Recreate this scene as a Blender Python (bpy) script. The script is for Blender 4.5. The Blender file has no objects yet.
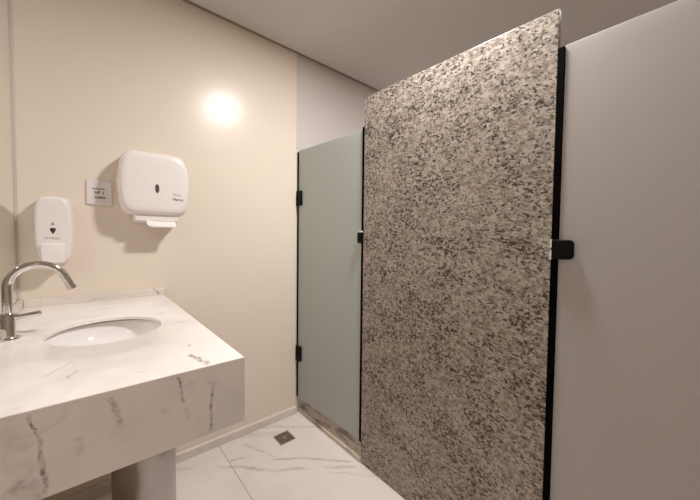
import bpy, bmesh, math, random
from mathutils import Vector, Matrix
from mathutils.bvhtree import BVHTree

random.seed(4)
C = bpy.context.scene
COL = C.collection
H = 1.15                                   # eye height; most sizes below are in units of it

# ------------------------------------------------------------------ camera, world, lights, exposure
YAW, PITCH, ROLL, FPX = math.radians(40.7588), math.radians(2.0656), math.radians(-0.598), 303.39
fw = Vector((math.sin(YAW) * math.cos(PITCH), math.cos(YAW) * math.cos(PITCH), -math.sin(PITCH)))
rt = Vector((math.cos(YAW), -math.sin(YAW), 0))
dn = fw.cross(rt)
r2 = math.cos(ROLL) * rt + math.sin(ROLL) * dn
d2 = -math.sin(ROLL) * rt + math.cos(ROLL) * dn
cam = bpy.data.objects.new('camera', bpy.data.cameras.new('camera'))
COL.objects.link(cam)
M = Matrix((r2, -d2, -fw)).transposed().to_4x4()
M.translation = Vector((0, 0, H))
cam.matrix_world = M
cam.data.sensor_width = 36
cam.data.lens = FPX / 700 * 36
cam.data.clip_start = 0.01
C.camera = cam

W = bpy.data.worlds.new('world')
W.use_nodes = True
W.node_tree.nodes['Background'].inputs[0].default_value = (1, .9, .8, 1)
W.node_tree.nodes['Background'].inputs[1].default_value = 0.02
C.world = W

C.view_settings.view_transform = 'Standard'
C.view_settings.look = 'None'
C.view_settings.exposure = 0.0
C.view_settings.gamma = 1
C.view_settings.use_curve_mapping = False
C.cycles.max_bounces = 14
C.cycles.diffuse_bounces = 8
C.cycles.glossy_bounces = 8
C.cycles.transmission_bounces = 10
C.cycles.caustics_reflective = True
C.cycles.blur_glossy = 0.3

WARM = (1.0, 0.965, 0.945)
COOL = (1.0, 0.955, 0.95)
# (x, y, watts, radius, colour) of the walkway ceiling lamp and the added cubicle lamps
LAMPS = [
    (0.806 * H, 0.519 * H, 31.5, 0.09, WARM),      # over the walkway by the granite panel
    (2.00 * H, 1.33 * H, 3.6, 0.055, COOL),         # unseen fill lamp added in the far cubicle to brighten its door
    (1.55 * H, 0.02 * H, 0.8, 0.055, COOL),         # unseen weak fill lamp added behind the near door
]
ZC = 2.02 * H                                        # ceiling height

# ------------------------------------------------------------------ key planes
XM = -0.183 * H          # mirror face
YB = 1.500 * H           # far beige wall
XS = 0.9067 * H          # front of the cubicles
XE = 0.8885 * H          # end of the beige paint
ZT = 0.7555 * H          # counter top
XR, YN = 2.45, -2.6     # room limits

# ------------------------------------------------------------------ material helpers
class NT:
    def __init__(s, name):
        s.m = bpy.data.materials.new(name)
        s.m.use_nodes = True
        s.t = s.m.node_tree
        s.b = s.t.nodes['Principled BSDF']
    def n(s, kind, **kw):
        nd = s.t.nodes.new(kind)
        for k, v in kw.items():
            setattr(nd, k, v)
        return nd
    def put(s, sock, v):
        if isinstance(v, bpy.types.NodeSocket):
            s.t.links.new(v, sock)
        else:
            sock.default_value = v
    def math(s, op, a, b=None, c=None, clamp=False):
        nd = s.n('ShaderNodeMath', operation=op, use_clamp=clamp)
        s.put(nd.inputs[0], a)
        if b is not None: s.put(nd.inputs[1], b)
        if c is not None: s.put(nd.inputs[2], c)
        return nd.outputs[0]
    def vmath(s, op, a, b=None):
        nd = s.n('ShaderNodeVectorMath', operation=op)
        s.put(nd.inputs[0], a)
        if b is not None: s.put(nd.inputs[1], b)
        return nd.outputs['Value' if op in ('DOT_PRODUCT', 'LENGTH') else 'Vector']
    def ss(s, v, lo, hi, olo=0.0, ohi=1.0):
        nd = s.n('ShaderNodeMapRange', interpolation_type='SMOOTHSTEP')
        s.put(nd.inputs[0], v)
        nd.inputs[1].default_value = lo; nd.inputs[2].default_value = hi
        nd.inputs[3].default_value = olo; nd.inputs[4].default_value = ohi
        return nd.outputs[0]
    def noise(s, vec, scale, detail=4, rough=.5, color=False):
        nd = s.n('ShaderNodeTexNoise')
        s.put(nd.inputs['Vector'], vec)
        nd.inputs['Scale'].default_value = scale
        nd.inputs['Detail'].default_value = detail
        nd.inputs['Roughness'].default_value = rough
        return nd.outputs['Color' if color else 'Fac']
    def mix(s, f, a, b):
        nd = s.n('ShaderNodeMix', data_type='RGBA')
        s.put(nd.inputs[0], f); s.put(nd.inputs[6], a); s.put(nd.inputs[7], b)
        return nd.outputs[2]
    def coord(s):
        return s.n('ShaderNodeTexCoord').outputs['Object']
    def base(s, v): s.put(s.b.inputs['Base Color'], v)
    def rough(s, v): s.put(s.b.inputs['Roughness'], v)
    def bump(s, h, strength=.1, dist=.002):
        nd = s.n('ShaderNodeBump')
        nd.inputs['Strength'].default_value = strength
        nd.inputs['Distance'].default_value = dist
        s.put(nd.inputs['Height'], h)
        s.put(s.b.inputs['Normal'], nd.outputs[0])

def rgb(r, g, b): return (r, g, b, 1)

def plain(name, col, rough=.4, metal=0, spec=.5, coat=0):
    m = NT(name)
    c = m.coord()
    n = m.noise(c, 35, 3)
    m.base(m.mix(n, rgb(*[v * .97 for v in col]), rgb(*[min(1, v * 1.03) for v in col])))
    m.rough(rough)
    m.b.inputs['Metallic'].default_value = metal
    m.b.inputs['Specular IOR Level'].default_value = spec
    m.b.inputs['Coat Weight'].default_value = coat
    return m.m

def vein_mask(m, co, p, q, width, soft, wob=.3, br=.45):
    """a mineral vein of its own shape running from p to q, broken up by noise"""
    p, q = Vector(p), Vector(q)
    d = q - p
    ln = d.length
    d.normalize()
    rel = m.vmath('SUBTRACT', co, tuple(p))
    t = m.vmath('DOT_PRODUCT', rel, tuple(d / ln))
    along = m.vmath('SCALE', tuple(d), None)
    sc = along.node
    m.put(sc.inputs['Scale'], m.math('MULTIPLY', t, ln))
    dist = m.vmath('LENGTH', m.vmath('SUBTRACT', rel, along))
    a = m.ss(dist, width, width + soft, 1, 0)
    e = m.math('MULTIPLY', m.ss(t, -.02, .10), m.ss(t, .88, 1.04, 1, 0))
    return m.math('MULTIPLY', a, e)

def wobbled(m, co, amp, scale, detail=4):
    n = m.noise(co, scale, detail, .6, True)
    off = m.vmath('SCALE', m.vmath('SUBTRACT', n, (.5, .5, .5)), None)
    off.node.inputs['Scale'].default_value = amp
    return m.vmath('ADD', co, off)

def marble(name, veins, off=(0, 0, 0), base=(.835, .78, .75), dark=(.13, .115, .105), rough=.12, flat=None, amount=.8):
    m = NT(name)
    co = m.vmath('ADD', m.coord(), tuple(off))
    cloud = m.noise(co, 5.5, 5, .55)
    col = m.mix(m.ss(cloud, .42, .72), rgb(*base), rgb(base[0] * .86, base[1] * .87, base[2] * .88))
    wc = wobbled(m, co, .022, 30, 6)
    if flat is not None:      # veins that go straight through the slab
        wc = m.vmath('MULTIPLY', wc, flat)
    grain = m.ss(m.noise(co, 70, 5, .7), .40, .62)
    tot = None
    for (p, q, w, s, k) in veins:
        if flat is not None:
            p = tuple(a * b for a, b in zip(p, flat)); q = tuple(a * b for a, b in zip(q, flat))
        v = m.math('MULTIPLY', vein_mask(m, wc, p, q, w * .8, s * .62), k)
        tot = v if tot is None else m.math('MAXIMUM', tot, v)
    # faint wandering veins
    f = m.math('ABSOLUTE', m.math('SUBTRACT', m.noise(wobbled(m, co, .12, 4), 3.2, 3, .5), .5))
    faint = m.math('MULTIPLY', m.ss(f, 0, .018, 1, 0), m.ss(m.noise(co, 6, 2), .45, .7, 0, .30))
    tot = m.math('MULTIPLY', tot, m.ss(grain, 0, 1, .35, 1)) if tot is not None else 0.0
    tot = m.math('MAXIMUM', tot, m.math('MULTIPLY', faint, .5))
    m.base(m.mix(m.math('MULTIPLY', tot, amount), col, rgb(*dark)))
    m.rough(rough)
    return m.m

# ------------------------------------------------------------------ materials
m = NT('beige_gloss_paint')
co = m.coord()
n = m.noise(co, 1.6, 3)
m.base(m.mix(n, rgb(.77, .682, .575), rgb(.795, .707, .60)))
m.rough(m.ss(m.noise(co, 9, 3), .2, .8, .235, .275))
m.b.inputs['Specular IOR Level'].default_value = .30
st = m.vmath('MULTIPLY', co, (90, 90, 3.0))
m.bump(m.noise(st, 1.0, 3), .10, .0012)
M_PAINT = m.m

m = NT('ceiling_paint')
m.base(m.mix(m.noise(m.coord(), 40, 2), rgb(.585, .55, .52), rgb(.605, .57, .54)))
m.rough(.85)
M_CEIL = m.m

m = NT('white_wall_tile')
co = m.coord()
sx = m.n('ShaderNodeSeparateXYZ'); m.put(sx.inputs[0], co)
def grout(m, v, step, off, w):
    a = m.math('SUBTRACT', m.math('FRACT', m.math('ADD', m.math('DIVIDE', m.math('SUBTRACT', v, off), step), .5)), .5)
    return m.ss(m.math('MULTIPLY', m.math('ABSOLUTE', a), step), w * .6, w, 1, 0)
g = m.math('MAXIMUM', grout(m, sx.outputs[2], .58, 1.735, .0022), 0)
m.base(m.mix(m.math('MULTIPLY', g, .55), m.mix(m.noise(co, 3, 2), rgb(.63, .585, .56), rgb(.66, .615, .59)), rgb(.42, .38, .34)))
m.rough(.18)
M_TILE = m.m

# polished marble-look floor tiles, 60 x 120 cm
m = NT('marble_floor_tile')
co = m.coord()
sx = m.n('ShaderNodeSeparateXYZ'); m.put(sx.inputs[0], co)
XJ = .4595 * H
gx = grout(m, sx.outputs[0], .60, XJ, .0022)
colid = m.math('FLOOR', m.math('DIVIDE', m.math('SUBTRACT', sx.outputs[0], XJ), .60))
par = m.math('ABSOLUTE', m.math('MODULO', colid, 2.0))
yy = m.math('ADD', sx.outputs[1], m.math('ADD', m.math('MULTIPLY', par, .08), 1.052))
gy = grout(m, yy, 1.20, 1.454 * H, .0022)
gr = m.math('MAXIMUM', gx, gy)
wc = wobbled(m, co, .075, 5.5, 4)
F = lambda x, y: (x * H, y * H, 0)
fl = [(F(.40, 1.36), F(.70, 1.075), .004, .018, .75), (F(.69, 1.085), F(1.02, .76), .002, .010, .35),
      (F(.46, 1.352), F(.53, 1.325), .004, .012, .8), (F(.61, 1.25), F(.90, .985), .003, .016, .8),
      (F(.55, 1.42), F(.64, 1.24), .002, .012, .6), (F(.60, 1.56), F(.93, 1.27), .003, .014, .75),
      (F(.56, 1.50), F(.74, 1.36), .010, .05, .35), (F(.76, 1.05), F(.88, .955), .003, .018, .55),
      (F(.24, 1.46), F(.34, 1.40), .003, .014, .5), (F(.60, .9), F(.95, .55), .003, .018, .5),
      (F(1.1, 1.2), F(1.7, .5), .004, .02, .6), (F(.1, .6), F(.6, .1), .004, .02, .6), (F(.2, -.2), F(.8, -.6), .004, .02, .6)]
tot = None
for (p, q, w, s, k) in fl:
    v = m.math('MULTIPLY', vein_mask(m, wc, p, q, w * .6, s * .8), k)
    tot = v if tot is None else m.math('MAXIMUM', tot, v)
tot = m.math('MULTIPLY', tot, m.ss(m.noise(co, 12, 3), .3, .62, .4, 1))
c0 = m.mix(m.ss(m.noise(co, 2.6, 4), .4, .75), rgb(.76, .70, .665), rgb(.67, .62, .585))
c1 = m.mix(m.math('MULTIPLY', tot, .62), c0, rgb(.22, .20, .19))
m.base(m.mix(m.math('MULTIPLY', gr, .8), c1, rgb(.17, .145, .125)))
m.rough(m.ss(gr, 0, 1, .16, .7))
M_FLOOR = m.m

# speckled granite: cream and taupe ground with streaked dark brown grains
m = NT('speckled_granite')
co = m.coord()
rot = m.n('ShaderNodeVectorRotate', rotation_type='X_AXIS')
m.put(rot.inputs['Vector'], co)
rot.inputs['Angle'].default_value = math.radians(-14)
sv = m.vmath('MULTIPLY', rot.outputs[0], (1, .95, 1.5))
sv = wobbled(m, sv, .010, 60, 3)
g1 = m.noise(sv, 52, 5, .62)
g2 = m.noise(m.vmath('ADD', sv, (3.1, 7.7, 1.3)), 105, 5, .66)
g3 = m.noise(m.vmath('ADD', sv, (9.2, 2.7, 5.3)), 88, 5, .64)
g4 = m.noise(m.vmath('ADD', sv, (1.2, 4.7, 2.3)), 7.5, 3)
ground = m.mix(m.ss(g1, .36, .60), rgb(.215, .173, .143), rgb(.455, .40, .348))
ground = m.mix(m.ss(g2, .49, .60, 0, .72), ground, rgb(.15, .115, .085))
vor = m.n('ShaderNodeTexVoronoi', feature='F1')
m.put(vor.inputs['Vector'], sv); vor.inputs['Scale'].default_value = 150
ground = m.mix(m.ss(vor.outputs['Distance'], .1, .5, .30, 0), ground, rgb(.60, .545, .47))
dk = m.ss(m.math('ADD', g3, m.math('MULTIPLY', m.math('SUBTRACT', g4, .5), .26)), .541, .580)
m.base(m.mix(m.math('MULTIPLY', dk, .93), ground, rgb(.030, .022, .019)))
m.rough(m.ss(g2, .3, .7, .22, .34))
M_GRANITE = m.m

def frosted(name, col, back):
    m = NT(name)
    t = m.t
    co = m.coord()
    tint = m.mix(m.noise(co, 2.2, 2), rgb(*[v * .985 for v in col]), rgb(*col))
    dif = m.n('ShaderNodeBsdfDiffuse'); m.put(dif.inputs[0], tint)
    tr = m.n('ShaderNodeBsdfTranslucent'); m.put(tr.inputs[0], tint)
    gl = m.n('ShaderNodeBsdfGlossy'); gl.inputs['Roughness'].default_value = .38
    gl.inputs[0].default_value = rgb(.9, .9, .9)
    a = m.n('ShaderNodeMixShader'); a.inputs[0].default_value = back
    t.links.new(dif.outputs[0], a.inputs[1]); t.links.new(tr.outputs[0], a.inputs[2])
    fr = m.n('ShaderNodeFresnel'); fr.inputs[0].default_value = 1.35
    b = m.n('ShaderNodeMixShader'); t.links.new(m.math('MULTIPLY', fr.outputs[0], .6), b.inputs[0])
    t.links.new(a.outputs[0], b.inputs[1]); t.links.new(gl.outputs[0], b.inputs[2])
    t.links.new(b.outputs[0], t.nodes['Material Output'].inputs[0])
    return m.m
M_FROST = frosted('frosted_glass', (.69, .725, .70), .50)
M_FROST_GREY = frosted('frosted_glass_neutral', (.66, .635, .625), .50)

m = NT('mirror_glass')
m.base(m.mix(m.noise(m.coord(), 3, 1), rgb(.86, .86, .83), rgb(.88, .88, .85)))
m.rough(.0); m.b.inputs['Metallic'].default_value = 1
M_MIRROR = m.m

M_CHROME = plain('chrome', (.72, .70, .68), .10, 1)
M_BIN = plain('brushed_steel', (.50, .47, .46), .28, 1)
M_PLASTIC = plain('white_plastic', (.83, .77, .745), .22, 0, .5)
M_PLASTIC2 = plain('white_plastic_satin', (.84, .78, .755), .38)
M_PLATE = plain('outlet_plastic', (.76, .70, .69), .35)
M_CERAMIC = plain('white_ceramic', (.80, .765, .745), .07, 0, .5)
M_BLACK = plain('black_metal', (.0035, .003, .0028), .45, 0, .10)
M_RUBBER = plain('black_rubber', (.0025, .002, .0018), .8, 0, .03)
M_PAPER = plain('white_paper', (.86, .80, .77), .9)
M_INK = plain('dark_ink', (.035, .025, .022), .6)
M_INKG = plain('grey_ink', (.33, .29, .28), .6)
M_SMOKE = plain('smoked_window', (.10, .085, .075), .15)
M_CLEAR = plain('clear_spacer', (.78, .76, .73), .15)
M_WELL_SHADE = plain('recess_shade', (.03, .025, .02), .7)  # near-black that stands in for shade in the drain well
M_TAN = plain('wall_rose_metal', (.33, .27, .22), .45, .6)
M_GAP_SHADE = plain('brown_gap_shade', (.27, .21, .165), .8, 0, .1)  # brown that stands in for shade in the ceiling gap
M_SEALANT = plain('grey_sealant', (.56, .51, .46), .5)
M_LAMPRING = plain('white_lamp_trim', (.8, .78, .75), .4)

V = lambda x, z: (x * H, .6065 * H, z * H)
apron_veins = [(V(-.066, .752), V(-.056, .695), .0010, .005, 1.0), (V(-.058, .70), V(-.051, .628), .0015, .007, 1.0),
               (V(-.083, .66), V(-.062, .622), .008, .026, .5), (V(-.093, .74), V(-.072, .70), .004, .02, .2),
               (V(.022, .745), V(.036, .692), .0015, .010, .6), (V(.117, .752), V(.1275, .698), .0010, .0045, 1.0),
               (V(.1775, .715), V(.172, .628), .0012, .007, 1.0), (V(.160, .725), V(.186, .715), .001, .009, .25),
               (V(.120, .728), V(.15, .732), .001, .010, .35), (V(-.02, .70), V(-.01, .66), .002, .012, .2),
               (V(.128, .69), V(.133, .665), .001, .011, .4), (V(.09, .70), V(.10, .69), .001, .01, .3)]
T = lambda x, y: (x * H, y * H, ZT)
top_veins = [(T(.157, .695), T(.172, .612), .0034, .012, 1.0), (T(.171, .76), T(.172, .74), .001, .006, .5),
             (T(-.062, .735), T(-.022, .80), .0012, .008, .35), (T(-.032, .70), T(-.018, .735), .001, .007, .55),
             (T(.185, .99), T(.196, .972), .0008, .006, .9), (T(.20, .85), T(.205, .835), .0008, .005, .5),
             (T(.06, .66), T(.075, .65), .0008, .005, .3)]
SB = lambda x, z: (x * H, YB, z * H)
splash_veins = [(SB(.20, .787), SB(.228, .755), .001, .008, .9), (SB(-.10, .784), SB(-.05, .776), .001, .008, .35),
                (SB(.10, .77), SB(.16, .757), .001, .007, .3), (SB(0, .763), SB(.05, .76), .001, .006, .3)]
CB = (.03 * H, 1.05 * H, .6225 * H)             # base of the counter
M_APRON = marble('marble_apron', apron_veins, CB, flat=(1, 0, 1))
M_TOP = marble('marble_top', top_veins, CB, flat=(1, 1, 0))
M_SPLASH = marble('marble_splash', splash_veins, CB, flat=(1, 0, 1), base=(.76, .69, .62))
M_BASEB = marble('marble_skirting', [], base=(.74, .655, .60), rough=.25)

m = NT('brown_veined_threshold')
co = m.coord()
st = wobbled(m, m.vmath('MULTIPLY', co, (9, 3.2, 4)), .9, 1.3, 4)
f = m.ss(m.noise(st, 1.5, 5, .6), .47, .64)
m.base(m.mix(m.math('MULTIPLY', f, .75), rgb(.62, .53, .44), rgb(.12, .088, .062)))
m.rough(.2)
M_SILL = m.m

# ------------------------------------------------------------------ mesh helpers
def bm_new(): return bmesh.new()

def box(bm, lo, hi):
    lo, hi = Vector(lo), Vector(hi)
    r = bmesh.ops.create_cube(bm, size=1)
    c, s = (lo + hi) / 2, hi - lo
    for v in r['verts']:
        v.co = Vector((v.co.x * s.x, v.co.y * s.y, v.co.z * s.z)) + c
    return r['verts']

def ring_loft(bm, rings, cap0=True, cap1=True):
    """rings: lists of equally many points, joined into a tube"""
    vs = [[bm.verts.new(p) for p in r] for r in rings]
    n = len(vs[0])
    for a, b in zip(vs, vs[1:]):
        for i in range(n):
            bm.faces.new((a[i], a[(i + 1) % n], b[(i + 1) % n], b[i]))
    if cap0: bm.faces.new(list(reversed(vs[0])))
    if cap1: bm.faces.new(vs[-1])

def lathe(bm, prof, c=(0, 0, 0), sx=1, sy=1, n=48, cap0=True, cap1=True):
    ring_loft(bm, [[(c[0] + r * sx * math.cos(2 * math.pi * i / n), c[1] + r * sy * math.sin(2 * math.pi * i / n), c[2] + z)
                    for i in range(n)] for r, z in prof], cap0, cap1)

def tube(bm, pts, rad, n=20):
    pts = [Vector(p) for p in pts]
    rads = rad if isinstance(rad, (list, tuple)) else [rad] * len(pts)
    rings = []
    up = None
    for i, p in enumerate(pts):
        t = (pts[min(i + 1, len(pts) - 1)] - pts[max(i - 1, 0)]).normalized()
        if up is None:
            up = Vector((0, 1, 0)) if abs(t.y) < .9 else Vector((0, 0, 1))
        u = (up - t * up.dot(t)).normalized()
        w = t.cross(u)
        up = u
        rings.append([p + rads[i] * (math.cos(a) * u + math.sin(a) * w) for a in [2 * math.pi * k / n for k in range(n)]])
    ring_loft(bm, rings)

def root(name, loc, label, cat, group=None):
    o = bpy.data.objects.new(name, None)
    o.empty_display_size = .05
    COL.objects.link(o)
    o.location = loc
    o['label'] = label; o['category'] = cat
    if group: o['group'] = group
    return o

def base_of(parent):
    b = Vector((0, 0, 0))
    while parent is not None:
        b += parent.location
        parent = parent.parent
    return b

def obj(name, bm, mat, parent=None, bevel=0, smooth=True, seg=3, origin=None, sub=0):
    bmesh.ops.recalc_face_normals(bm, faces=bm.faces)
    b = base_of(parent) if parent is not None else Vector(origin or (0, 0, 0))
    for v in bm.verts: v.co -= b
    me = bpy.data.meshes.new(name)
    bm.to_mesh(me); bm.free()
    o = bpy.data.objects.new(name, me)
    COL.objects.link(o)
    if mat: me.materials.append(mat)
    if parent is not None: o.parent = parent
    else: o.location = b
    if bevel:
        md = o.modifiers.new('bevel', 'BEVEL'); md.width = bevel; md.segments = seg
        md.limit_method = 'ANGLE'; md.angle_limit = math.radians(35)
    if sub:
        md = o.modifiers.new('sub', 'SUBSURF'); md.levels = sub; md.render_levels = sub
    if smooth:
        for p in me.polygons: p.use_smooth = True
        if not sub:
            try:
                me.set_sharp_from_angle(angle=math.radians(38))
            except Exception:
                pass
    return o

def struct(o):
    o['kind'] = 'structure'
    return o

def tag(o, label, cat, group=None):
    o['label'] = label; o['category'] = cat
    if group: o['group'] = group
    return o

def slab(name, lo, hi, mat):
    bm = bm_new(); box(bm, lo, hi)
    return struct(obj(name, bm, mat, smooth=False))

def bvh_of(o):
    dg = bpy.context.evaluated_depsgraph_get()
    dg.update()
    e = o.evaluated_get(dg)
    me = e.to_mesh()
    b = base_of(o)
    t = BVHTree.FromPolygons([v.co + b for v in me.vertices], [tuple(p.vertices) for p in me.polygons])
    e.to_mesh_clear()
    return t

def hit_y(t, x, z, y0):
    h = t.ray_cast(Vector((x, y0, z)), Vector((0, 1, 0)))
    return h[0].y if h[0] is not None else None

def print_on(name, text, x, z, size, mat, parent, tree, y0, yflat=None, squash=1.0, bold=0.0):
    """flat lettering laid on a surface that faces -Y, lower left corner at x, z"""
    cu = bpy.data.curves.new('lettering', 'FONT')
    cu.body = text; cu.size = size; cu.offset = bold; cu.resolution_u = 3
    t = bpy.data.objects.new('lettering', cu)
    COL.objects.link(t)
    bpy.context.view_layer.update()
    me = bpy.data.meshes.new_from_object(t)
    bpy.data.objects.remove(t)
    b = base_of(parent)
    for v in me.vertices:
        px, pz = x + v.co.x * squash, z + v.co.y
        y = hit_y(tree, px, pz, y0) if tree else yflat
        if y is None: y = yflat if yflat is not None else YB
        v.co = Vector((px, y - .0005, pz)) - b
    me.materials.clear(); me.materials.append(mat)
    o = bpy.data.objects.new(name, me)
    COL.objects.link(o); o.parent = parent
    return o

def patch_on(name, outline, mat, parent, tree, y0, lift=.0006):
    """a thin shaped patch (list of x, z) laid on a surface that faces -Y"""
    cx = sum(p[0] for p in outline) / len(outline); cz = sum(p[1] for p in outline) / len(outline)
    bm = bm_new()
    fy = lambda x, z: (hit_y(tree, x, z, y0) or YB) - lift
    rings = []
    for s in (1, .6, .3):
        rings.append([bm.verts.new((cx + (x - cx) * s, fy(cx + (x - cx) * s, cz + (z - cz) * s), cz + (z - cz) * s)) for x, z in outline])
    n = len(outline)
    for a, b in zip(rings, rings[1:]):
        for i in range(n): bm.faces.new((a[i], a[(i + 1) % n], b[(i + 1) % n], b[i]))
    bm.faces.new(rings[-1])
    return obj(name, bm, mat, parent)

# ------------------------------------------------------------------ room shell
slab('floor', (-.45, YN - .1, -.08), (XR + .1, YB + .12, 0), M_FLOOR)
GAP = .024                                                     # shadow gap along the far wall
bm = bm_new()
box(bm, (-.45, YN - .1, ZC), (XR + .1, YB - GAP, ZC + .018))   # suspended board
box(bm, (-.45, YN - .1, ZC + .07), (XR + .1, YB + .12, ZC + .11))   # slab above it
struct(obj('ceiling', bm, M_CEIL, smooth=False))
bm = bm_new(); box(bm, (XM, YB - GAP, ZC + .0015), (XE - .004, YB, ZC + .02))
struct(obj('gap_shade_1', bm, M_GAP_SHADE, smooth=False))                  # dark strip painted in for the shade inside the gap
bm = bm_new(); box(bm, (XE + .001, YB - GAP, ZC + .004), (XR, YB + .004, ZC + .02))
struct(obj('gap_shade_2', bm, M_GAP_SHADE, smooth=False))  # same painted shade strip along the tiled wall
slab('wall_left', (-.45, YN - .1, 0), (XM - .006, YB + .12, ZC + .07), M_PAINT)
slab('wall_far', (XM - .006, YB, 0), (XE, YB + .12, ZC + .07), M_PAINT)
slab('wall_stall', (XE, YB + .004, 0), (XR + .1, YB + .12, ZC + .07), M_TILE)
slab('wall_right', (XR, YN - .1, 0), (XR + .1, YB + .004, ZC + .07), M_TILE)
slab('wall_near', (XM - .006, YN - .1, 0), (XR, YN, ZC + .07), M_PAINT)

bm = bm_new()
box(bm, (XM - .006, YB - .022, 0), (XE, YB, .0385 * H))
struct(obj('baseboard_far', bm, M_BASEB, bevel=.003))

# ------------------------------------------------------------------ mirror
rm = root('wall_mirror', (XM, 1.0, .80 * H),
          'tall frameless mirror on the left wall above the marble counter', 'mirror')
bm = bm_new(); box(bm, (XM - .006, .60 * H, .7835 * H), (XM, YB - .001, 1.93 * H))
obj('mirror_glass', bm, M_MIRROR, rm, smooth=False)
bm = bm_new()
tube(bm, [(XM + .001, YB - .0015, .7835 * H), (XM + .001, YB - .0015, 1.93 * H)], .0042, 10)
obj('sealant_bead', bm, M_SEALANT, rm)

# ------------------------------------------------------------------ marble counter
XF, YF = .2385 * H, .6065 * H
AT = .03
rc = root('marble_counter', CB,
          'white marble washbasin counter with deep grey-veined apron', 'counter')
EX, EY, ECX, ECY = .1195 * H, .1355 * H, .035 * H, 1.0216 * H
x0, x1, y0, y1 = XM, XF, YF, YB
def rect_hit(a):
    dx, dy = math.cos(a), math.sin(a)
    t = 1e9
    if dx > 1e-9: t = min(t, (x1 - ECX) / dx)
    if dx < -1e-9: t = min(t, (x0 - ECX) / dx)
    if dy > 1e-9: t = min(t, (y1 - ECY) / dy)
    if dy < -1e-9: t = min(t, (y0 - ECY) / dy)
    return ECX + dx * t, ECY + dy * t
angs = [2 * math.pi * i / 96 for i in range(96)] + [math.atan2(y - ECY, x - ECX) % (2 * math.pi) for x in (x0, x1) for y in (y0, y1)]
angs = sorted(set(round(a, 6) for a in angs))
def ell(a, k=1.0):
    # point of the ellipse in the true direction a
    t = math.atan2(math.sin(a) / EY, math.cos(a) / EX)
    return ECX + EX * k * math.cos(t), ECY + EY * k * math.sin(t)
bm = bm_new()
rd = .003
loops = []
for (fn, z) in ((lambda a: rect_hit(a), ZT - .016), (lambda a: rect_hit(a), ZT), (lambda a: (ell(a)[0] + (ell(a)[0] - ECX) * .02, ell(a)[1] + (ell(a)[1] - ECY) * .02), ZT),
                (lambda a: ell(a, 1.006), ZT - .001), (lambda a: ell(a), ZT - .003), (lambda a: ell(a), ZT - .0105), (lambda a: ell(a, 1.16), ZT - .016)):
    loops.append([bm.verts.new((*fn(a), z)) for a in angs])
n = len(angs)
loops.append(loops[0])
for a, b in zip(loops, loops[1:]):
    for i in range(n): bm.faces.new((a[i], a[(i + 1) % n], b[(i + 1) % n], b[i]))
obj('countertop', bm, M_TOP, rc)
ZA = .6228 * H
bm = bm_new()
box(bm, (XM, YF, ZA), (XF, YF + AT, ZT - .0162))
obj('apron', bm, M_APRON, rc, smooth=False)
# the edge of the slab is mitred into the apron: a marble facing covers it
bm = bm_new(); box(bm, (XM, YF - .0012, ZA), (XF + .0008, YF + .001, ZT - .0006))
obj('apron_facing', bm, M_APRON, rc, smooth=False)
bm = bm_new(); box(bm, (XF - AT, YF + AT + .0005, ZA), (XF, YB - .016, ZT - .0162))
obj('apron', bm, M_APRON, rc, smooth=False)
ZS = .7825 * H
bm = bm_new(); box(bm, (XM + .0155, YB - .015, ZT), (.2425 * H, YB, ZS))
obj('backsplash', bm, M_SPLASH, rc, bevel=.0012, seg=2)
bm = bm_new(); box(bm, (XM, YF, ZT), (XM + .015, YB, ZS))
obj('backsplash', bm, M_SPLASH, rc, bevel=.0012, seg=2)

# ------------------------------------------------------------------ undermount basin
rb = root('sink_basin', (ECX, ECY, ZT - .165),
          'white oval ceramic basin set under the marble counter', 'sink')
bm = bm_new()
zr = ZT - .0168
inner = [(1.085, 0), (1.075, -.008), (1.03, -.026), (.95, -.047), (.80, -.068), (.60, -.084), (.38, -.092), (.17, -.096), (.165, -.098)]
outer = [(.18, -.108), (.45, -.104), (.68, -.095), (.88, -.078), (1.0, -.056), (1.10, -.026), (1.13, -.012), (1.24, -.010), (1.24, 0)]
prof = inner + outer
rings = [[(ECX + EX * r * math.cos(2 * math.pi * i / 64), ECY + EY * r * math.sin(2 * math.pi * i / 64), zr + z) for i in range(64)] for r, z in prof]
vs = [[bm.verts.new(p) for p in r] for r in rings]
vs.append(vs[0])
for a, b in zip(vs, vs[1:]):
    for i in range(64): bm.faces.new((a[i], a[(i + 1) % 64], b[(i + 1) % 64], b[i]))
obj('bowl', bm, M_CERAMIC, rb)
bm = bm_new()
lathe(bm, [(.0225, -.0955), (.0225, -.0935), (.019, -.0925), (.015, -.094), (.0, -.0945)], (ECX, ECY, zr), n=32)
obj('drain_ring', bm, M_CHROME, rb)
bm = bm_new()
lathe(bm, [(.0165, -.097), (.0165, -.26)], (ECX, ECY, zr), n=24)
obj('waste_pipe', bm, M_CHROME, rb)

# ------------------------------------------------------------------ faucet
FX, FY = -.1475 * H, 1.062 * H
ZF = ZT + .0006
rf = root('chrome_faucet', (FX, FY, ZF), 'chrome faucet with arched spout and side lever beside the basin', 'faucet')
bm = bm_new()
lathe(bm, [(.0235, 0), (.0235, .003), (.022, .005), (.017, .0062)], (FX, FY, ZF), n=40)
obj('base_flange', bm, M_CHROME, rf)
bm = bm_new()
lathe(bm, [(.0160, .0063), (.0160, .012), (.0155, .0135), (.0155, .066), (.0148, .070), (.0120, .073)], (FX, FY, ZT), n=40)
obj('body', bm, M_CHROME, rf)
bm = bm_new()
RR = .0112
z1 = ZT + .073
zc_ = .8775 * H
R = .0520 * H
pts = [(FX, FY, z1 - .002 + (zc_ - z1) * i / 5) for i in range(6)]
for i in range(1, 25):
    a = math.pi - math.radians(160) * i / 24
    pts.append((FX + R + R * math.cos(a) * 1.0, FY, zc_ + R * math.sin(a)))
a = math.pi - math.radians(160)
tx, tz = math.sin(a), -math.cos(a)
e = Vector(pts[-1])
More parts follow.
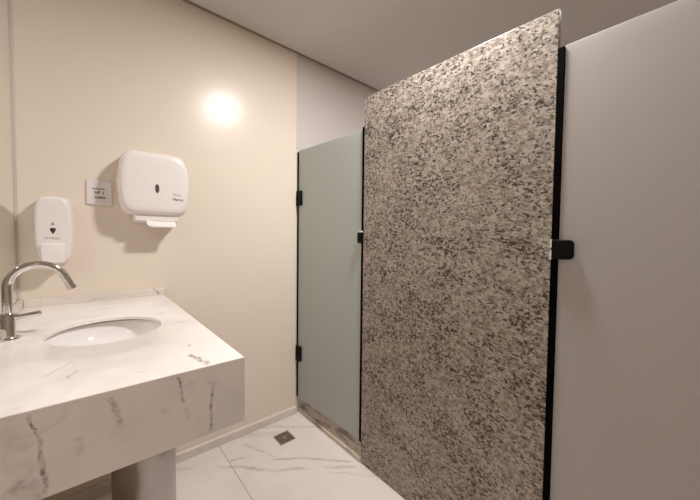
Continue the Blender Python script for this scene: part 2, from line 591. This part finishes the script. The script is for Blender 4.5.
tg = (e - Vector(pts[-2])).normalized()
for k in (1, 2):
    pts.append(tuple(e + tg * .016 * k))
tube(bm, pts, [RR] * len(pts), 24)
obj('spout', bm, M_CHROME, rf)
bm = bm_new()
e2 = Vector(pts[-1])
tube(bm, [e2 - tg * .004, e2 + tg * .006], RR + .0008, 24)
obj('aerator', bm, M_CHROME, rf)
# side lever
zl = ZT + .057
bm = bm_new()
dl = Vector((.93, -.12, .10)).normalized()
p0 = Vector((FX, FY, zl)) + dl * .0145
tube(bm, [p0, p0 + dl * .006], .0095, 20)
lv = obj('lever_hub', bm, M_CHROME, rf)
bm = bm_new()
tube(bm, [p0 + dl * .0055, p0 + dl * .012, p0 + dl * .050, p0 + dl * .052], [.0056, .0060, .0076, .006], 16)
obj('lever', bm, M_CHROME, lv)

# ------------------------------------------------------------------ bin under the counter
BX, BY, BR = .1395 * H, 1.26 * H, .0945 * H
rbn = root('waste_bin', (BX, BY, 0), 'brushed grey metal cylinder bin standing under the marble counter', 'bin')
bm = bm_new()
lathe(bm, [(BR - .004, .012), (BR - .001, .014), (BR, .02), (BR, .408), (BR - .002, .412)], (BX, BY, 0), n=72)
obj('body', bm, M_BIN, rbn)
bm = bm_new()
lathe(bm, [(BR - .002, 0), (BR + .001, .003), (BR + .001, .0118)], (BX, BY, 0), n=72)
obj('base_ring', bm, M_BLACK, rbn)
bm = bm_new()
lathe(bm, [(BR + .001, .4125), (BR + .001, .428), (BR - .004, .434), (BR * .7, .443), (BR * .3, .447), (0.004, .4475)], (BX, BY, 0), n=72)
obj('lid', bm, M_BIN, rbn)

# ------------------------------------------------------------------ dispensers on the beige wall
def superring(cx, cz, hx, hz, y, ex=4.0, n=64, slant=0.0):
    out = []
    for i in range(n):
        t = 2 * math.pi * i / n
        c, s = math.cos(t), math.sin(t)
        x = math.copysign(abs(c) ** (2 / ex), c) * hx
        z = math.copysign(abs(s) ** (2 / ex), s) * hz
        out.append((cx + x * (1 + slant * z / hz), y, cz + z))
    return out

# towel dispenser
TX, TZ, THX, THZ, TD = .2045 * H, 1.209 * H, .1215 * H, .1235 * H, .118
rt_ = root('paper_towel_dispenser', (TX, YB, TZ), 'wide white plastic paper towel dispenser mounted on the beige wall', 'towel dispenser')
bm = bm_new()
secs = [(0, .975, 14), (.02, .985, 14), (.35, 1.0, 14), (.62, .995, 13), (.80, .975, 11), (.90, .945, 9), (.96, .905, 7.5), (.99, .86, 6), (1.0, .76, 4.5), (1.004, .5, 3.5), (1.006, .25, 2.6), (1.007, .06, 2.2)]
def towelring(y, s, e):
    out = []
    for (x, yy, z) in superring(TX, TZ, THX * s, THZ * s, y, e, 120):
        t = (z - TZ) / THZ
        k = 1.015 - (.25 if t > 0 else .18) * abs(t) ** 2.4       # sides bulge like a barrel
        out.append((TX + (x - TX) * k, yy, z))
    return out
ring_loft(bm, [towelring(YB - TD * d, s, e) for d, s, e in secs])
tb = obj('cover', bm, M_PLASTIC, rt_)
bm = bm_new()     # outlet under the cover
zb = TZ - THZ
box(bm, (.131 * H, YB - .095, 1.056 * H), (.287 * H, YB - .004, zb + .010))
for v in bm.verts:
    if v.co.z < zb: v.co.x = TX + (v.co.x - TX) * .93
    if v.co.z < zb and v.co.y < YB - .05: v.co.z += .007
obj('towel_outlet', bm, M_PLASTIC2, rt_, bevel=.004)
bm = bm_new()     # lip that curls forward
n = 14
rows = []
for i in range(n + 1):
    u = i / n
    x = .172 * H + (.272 - .172) * H * u
    dz = .010 * max(0, 1 - u * 6) ** 2
    sec = [(x, YB - .089, 1.064 * H + dz), (x, YB - .104, 1.056 * H + dz), (x, YB - .112, 1.042 * H + dz), (x, YB - .110, 1.0375 * H + dz), (x, YB - .100, 1.044 * H + dz), (x, YB - .086, 1.053 * H + dz)]
    rows.append(sec)
ring_loft(bm, rows)
obj('tear_lip', bm, M_PAPER, rt_, bevel=.001)
tt = bvh_of(tb)
OY = YB - .4
ov = [(.2065 * H + .0072 * H * math.cos(2 * math.pi * i / 28), 1.189 * H + .0175 * H * math.sin(2 * math.pi * i / 28)) for i in range(28)]
patch_on('viewing_window', ov, M_SMOKE, rt_, tt, OY)
print_on('printed_mark', 'Glide', .259 * H, 1.1665 * H, .016, M_INKG, rt_, tt, OY)
print_on('printed_mark', 'Harus', .259 * H, 1.1475 * H, .018, M_INK, rt_, tt, OY, bold=.0002)

# soap dispenser
SX, SZ, SHX, SHZ, SD = -.0885 * H, 1.022 * H, .0515 * H, .1145 * H, .082
rs = root('soap_dispenser', (SX, YB, SZ), 'narrow white push-button soap dispenser on the wall above the faucet', 'soap dispenser')
bm = bm_new()
def soapring(y, s, e):
    out = []
    for (x, yy, z) in superring(SX, SZ, SHX * s, SHZ * (1 - (1 - s) * .45), y, e, 64):
        t = (z - SZ) / SHZ
        k = 1.0 - .13 * max(0, -t - .05) ** 1.5 - .17 * max(0, t - .15) ** 1.5     # narrows towards the top and the bottom
        out.append((SX + (x - SX) * k, yy, z))
    return out
ring_loft(bm, [soapring(YB - SD * d, s, e) for d, s, e in [(0, .97, 5), (.03, .985, 5), (.35, 1, 5), (.55, .985, 5), (.60, .955, 5), (.63, .945, 5), (.86, .90, 5), (.95, .86, 4.5), (.99, .80, 4.2), (1.0, .70, 4), (1.005, .4, 3.5), (1.006, .08, 2.5)]])
sb = obj('cover', bm, M_PLASTIC, rs)
st_ = bvh_of(sb)
bm = bm_new()       # push button
rings = []
zt_, zb_ = .9745 * H, .9065 * H
for d, s in [(.4, 1), (1.02, 1), (1.10, .97), (1.13, .90)]:
    hx = .0305 * H
    c = (zt_ + zb_) / 2; hz = (zt_ - zb_) / 2
    rings.append([(SX - .002 + (x - SX) * (1 - .12 * (c - z) / hz * .5), y, z) for x, y, z in superring(SX, c, hx * s, hz * s, YB - SD * d, 9, 40)])
ring_loft(bm, rings)
obj('push_button', bm, M_PLASTIC2, rs, bevel=0)
OY2 = YB - .4
dx, dz = -.0905 * H, 1.021 * H
# water drop mark: hollow tip above, solid heart-like lower half
def drop(s0, s1):
    pts = []
    for i in range(9): 
        a = math.pi * i / 8
        pts.append((dx + .0088 * math.cos(a), dz + .003 + .004 * math.sin(a) * (1 if i not in (0, 8) else 0)))
    pts += [(dx - .0072, dz - .004), (dx - .0035, dz - .011), (dx, dz - .017), (dx + .0035, dz - .011), (dx + .0072, dz - .004)]
    return pts
patch_on('drop_mark', drop(0, 1), M_INK, rs, st_, OY2)
patch_on('drop_mark', [(dx - .0055, dz + .020), (dx, dz + .030), (dx + .0055, dz + .020), (dx + .002, dz + .0175), (dx, dz + .019), (dx - .002, dz + .0175)], M_INKG, rs, st_, OY2)
print_on('printed_mark', 'VITRAL', -.1125 * H, .9885 * H, .0125, M_INKG, rs, st_, OY2, squash=1.12)

# outlet plate
rp = root('outlet_plate', (.034 * H, YB, 1.166 * H), 'small grey-white outlet plate with printed sticker left of the towel dispenser', 'wall plate')
bm = bm_new()
box(bm, (-.0036 * H, YB - .008, 1.119 * H), (.0715 * H, YB, 1.2125 * H))
obj('plate', bm, M_PLATE, rp, bevel=.003)
bm = bm_new()
box(bm, (.013 * H, YB - .0088, 1.1765 * H), (.050 * H, YB - .0079, 1.1815 * H))
obj('module_slot', bm, M_INKG, rp, smooth=False)
bm = bm_new()
box(bm, (.014 * H, YB - .0086, 1.136 * H), (.060 * H, YB - .0079, 1.1755 * H))
sk = obj('sticker', bm, M_PAPER, rp, smooth=False)
sk.data.materials.clear(); sk.data.materials.append(M_PLATE)
print_on('printed_mark', 'Nº 1', .0195 * H, 1.159 * H, .018, M_INK, rp, None, 0, YB - .0088, bold=.0004)
print_on('printed_mark', 'toalha', .0195 * H, 1.1435 * H, .0155, M_INK, rp, None, 0, YB - .0088, bold=.0003)

# ------------------------------------------------------------------ cubicle fronts
GY0, GY1 = .2548 * H, .9640 * H
bm = bm_new()
vs = box(bm, (XS, GY0, 0), (XS + .022, GY1, 1.597 * H))
for v in vs:
    if v.co.z > 1: v.co.z = (1.6065 if v.co.y > 1 else 1.5865) * H
gp = obj('granite_panel', bm, M_GRANITE, None, bevel=.0015, seg=2, origin=(XS + .011, (GY0 + GY1) / 2, 0))
tag(gp, 'tall speckled brown and cream granite panel between the two frosted glass doors', 'stone panel')

def rounded_plate(bm, y0, y1, z0, z1, xa, xb, r, corners=(1, 1, 1, 1), n=6):
    """plate in the plane of the doors; corners in the order y0z0, y1z0, y1z1, y0z1"""
    pts = []
    for k, (cy, cz, a0) in enumerate(((y0, z0, 180), (y1, z0, 270), (y1, z1, 0), (y0, z1, 90))):
        if corners[k]:
            sy = 1 if k in (0, 3) else -1
            sz = 1 if k in (0, 1) else -1
            for i in range(n + 1):
                a = math.radians(a0 + 90 * i / n)
                pts.append((cy + sy * r + r * math.cos(a), cz + sz * r + r * math.sin(a)))
        else:
            pts.append((cy, cz))
    ring_loft(bm, [[(xa, y, z) for y, z in pts], [(xb, y, z) for y, z in pts]])

# far door (hinged at the beige wall)
GX0, GX1 = XS + .004, XS + .014
DY0, DY1 = .9735 * H, 1.4945 * H
rd1 = root('frosted_glass_door', (XS + .01, (DY0 + DY1) / 2, .088 * H),
           'narrow frosted glass door between the beige wall and the granite panel', 'glass door')
bm = bm_new()
vs = box(bm, (GX0, DY0 + .002, .090 * H), (GX1, DY1 - .002, 1.48 * H))
for v in vs:
    if v.co.z > 1: v.co.z = (1.4905 if v.co.y > 1.5 else 1.4755) * H
    else: v.co.z = (.085 if v.co.y > 1.5 else .0955) * H
obj('glass_pane', bm, M_FROST, rd1, bevel=.001, seg=1)
bm = bm_new(); box(bm, (XS - .002, DY1 - .003, .0945 * H), (GX1 + .002, YB - .001, 1.483 * H))
obj('seal_strip', bm, M_RUBBER, rd1, smooth=False)
bm = bm_new(); box(bm, (XS - .001, GY1 + .0005, .094 * H), (GX1 + .002, DY0 + .003, 1.484 * H))
obj('seal_strip', bm, M_RUBBER, rd1, smooth=False)
for zc2 in (1.2245 * H, .3475 * H):
    bm = bm_new()
    rounded_plate(bm, 1.455 * H, 1.502 * H, zc2 - .047, zc2 + .047, GX0 - .0005, GX0 - .014, .004, (1, 0, 0, 1))
    hg = obj('hinge', bm, M_BLACK, rd1, bevel=.001)
    bm = bm_new()
    tube(bm, [(GX0 - .012, 1.487 * H, zc2 - .030), (GX0 - .012, 1.487 * H, zc2 + .030)], .006, 14)
    obj('hinge_pin', bm, M_BLACK, hg)
    bm = bm_new()
    rounded_plate(bm, 1.455 * H, 1.502 * H, zc2 - .047, zc2 + .047, GX1 + .0005, GX1 + .010, .004, (1, 0, 0, 1))
    obj('hinge_back_plate', bm, M_BLACK, hg)
zk = 1.006 * H
bm = bm_new(); rounded_plate(bm, GY1 + .0008, .9885 * H, zk - .027, zk + .027, XS - .002, XS - .016, .006, (0, 1, 1, 0))
lt = obj('latch', bm, M_BLACK, rd1, bevel=.001)
bm = bm_new(); box(bm, (XS - .014, GY1 + .001, zk + .0275), (XS - .003, .983 * H, zk + .034))
obj('latch_spacer', bm, M_CLEAR, lt, smooth=False)

# the far door hangs a degree off the granite's plane
rd1.rotation_euler = (0, 0, math.radians(1.0))
rd1.location.x -= .0053

# near door
EY1, EY0 = .2400 * H, -.33 * H
rd2 = root('frosted_glass_door', (XS + .01, (EY0 + EY1) / 2, .09 * H),
           'wide grey frosted glass door right of the granite panel, nearest the viewer', 'glass door')
bm = bm_new(); box(bm, (GX0, EY0, .09 * H), (GX1, EY1 - .001, 1.4890 * H))
obj('glass_pane', bm, M_FROST_GREY, rd2, bevel=.001, seg=1)
bm = bm_new(); box(bm, (XS - .001, EY1 + .0005, .09 * H), (GX1 + .003, GY0 - .0005, 1.4865 * H))
obj('seal_strip', bm, M_RUBBER, rd2, smooth=False)
bm = bm_new()
rounded_plate(bm, .2045 * H, .2505 * H, .9545 * H, 1.0035 * H, XS - .002, XS - .016, .012, (1, 0, 0, 1), 8)
lt = obj('latch', bm, M_BLACK, rd2, bevel=.0015)
bm = bm_new(); box(bm, (XS - .014, .2508 * H, .9535 * H), (XS - .002, .2545 * H, .976 * H))
obj('latch_spacer', bm, M_CLEAR, lt, smooth=False)
bm = bm_new(); box(bm, (XS - .014, .2508 * H, .9835 * H), (XS - .002, .2545 * H, 1.005 * H))
obj('latch_spacer', bm, M_CLEAR, lt, smooth=False)

# stone sill under the far door
bm = bm_new(); box(bm, (XS - .003, GY1 + .001, 0), (XS + .125, YB - .001, .024))
sl = obj('stone_threshold', bm, M_SILL, None, bevel=.006, seg=4, origin=(XS + .06, 1.23 * H, 0))
tag(sl, 'beige stone threshold with brown veins under the narrow glass door', 'threshold')

# floor drain
dxc, dyc, dh = .7285 * H, 1.335 * H, .0405 * H
rdn = root('floor_drain', (dxc, dyc, 0), 'small square metal floor drain grate in the marble tiles', 'floor drain')
bm = bm_new()
t_ = .007
for lo, hi in (((-dh, -dh), (dh, -dh + t_)), ((-dh, dh - t_), (dh, dh)), ((-dh, -dh + t_), (-dh + t_, dh - t_)), ((dh - t_, -dh + t_), (dh, dh - t_))):
    box(bm, (dxc + lo[0], dyc + lo[1], 0), (dxc + hi[0], dyc + hi[1], .003))
obj('frame', bm, M_TAN, rdn, smooth=False)
bm = bm_new(); box(bm, (dxc - dh + t_, dyc - dh + t_, 0), (dxc + dh - t_, dyc + dh - t_, .0006))
obj('well_shade', bm, M_WELL_SHADE, rdn, smooth=False)  # flat dark plate, painted shade below the grate
bm = bm_new()
ii = dh - t_
N = 5
for i in range(N + 1):
    p = -ii + 2 * ii * i / N
    w = .0022 if i not in (0, N) else .0012
    box(bm, (dxc + p - w, dyc - ii, .0006), (dxc + p + w, dyc + ii, .0026))
    box(bm, (dxc - ii, dyc + p - w, .0006), (dxc + ii, dyc + p + w, .0025))
lathe(bm, [(.014, .0006), (.014, .0028), (.012, .003)], (dxc, dyc, 0), n=24)
obj('grate', bm, M_TAN, rdn, smooth=False)

# ------------------------------------------------------------------ recessed ceiling lamp and added cubicle fill lamps
LBL = ['recessed round ceiling lamp over the walkway beside the granite panel',        'added round fill lamp on the ceiling behind the narrow glass door', 'added round fill lamp on the ceiling behind the wide glass door']
for (x, y, w, r, col), lb in zip(LAMPS, LBL):
    rl = root('ceiling_lamp', (x, y, ZC), lb, 'ceiling lamp', 'round ceiling lamps')
    bm = bm_new()
    nn = 40
    pr = [(r + .004, 0), (r + .018, 0), (r + .017, -.003), (r + .012, -.006), (r + .004, -.006)]
    vs = [[bm.verts.new((x + q * math.cos(2 * math.pi * i / nn), y + q * math.sin(2 * math.pi * i / nn), ZC + z)) for i in range(nn)] for q, z in pr]
    vs.append(vs[0])
    for a, b in zip(vs, vs[1:]):
        for i in range(nn): bm.faces.new((a[i], a[(i + 1) % nn], b[(i + 1) % nn], b[i]))
    obj('trim_ring', bm, M_LAMPRING, rl)
    ld = bpy.data.lights.new('lamp_light', 'AREA')
    ld.shape = 'DISK'; ld.size = 2 * r; ld.energy = w; ld.color = col
    lo = bpy.data.objects.new('lamp_light', ld)
    COL.objects.link(lo); lo.parent = rl; lo.location = (0, 0, -.004)
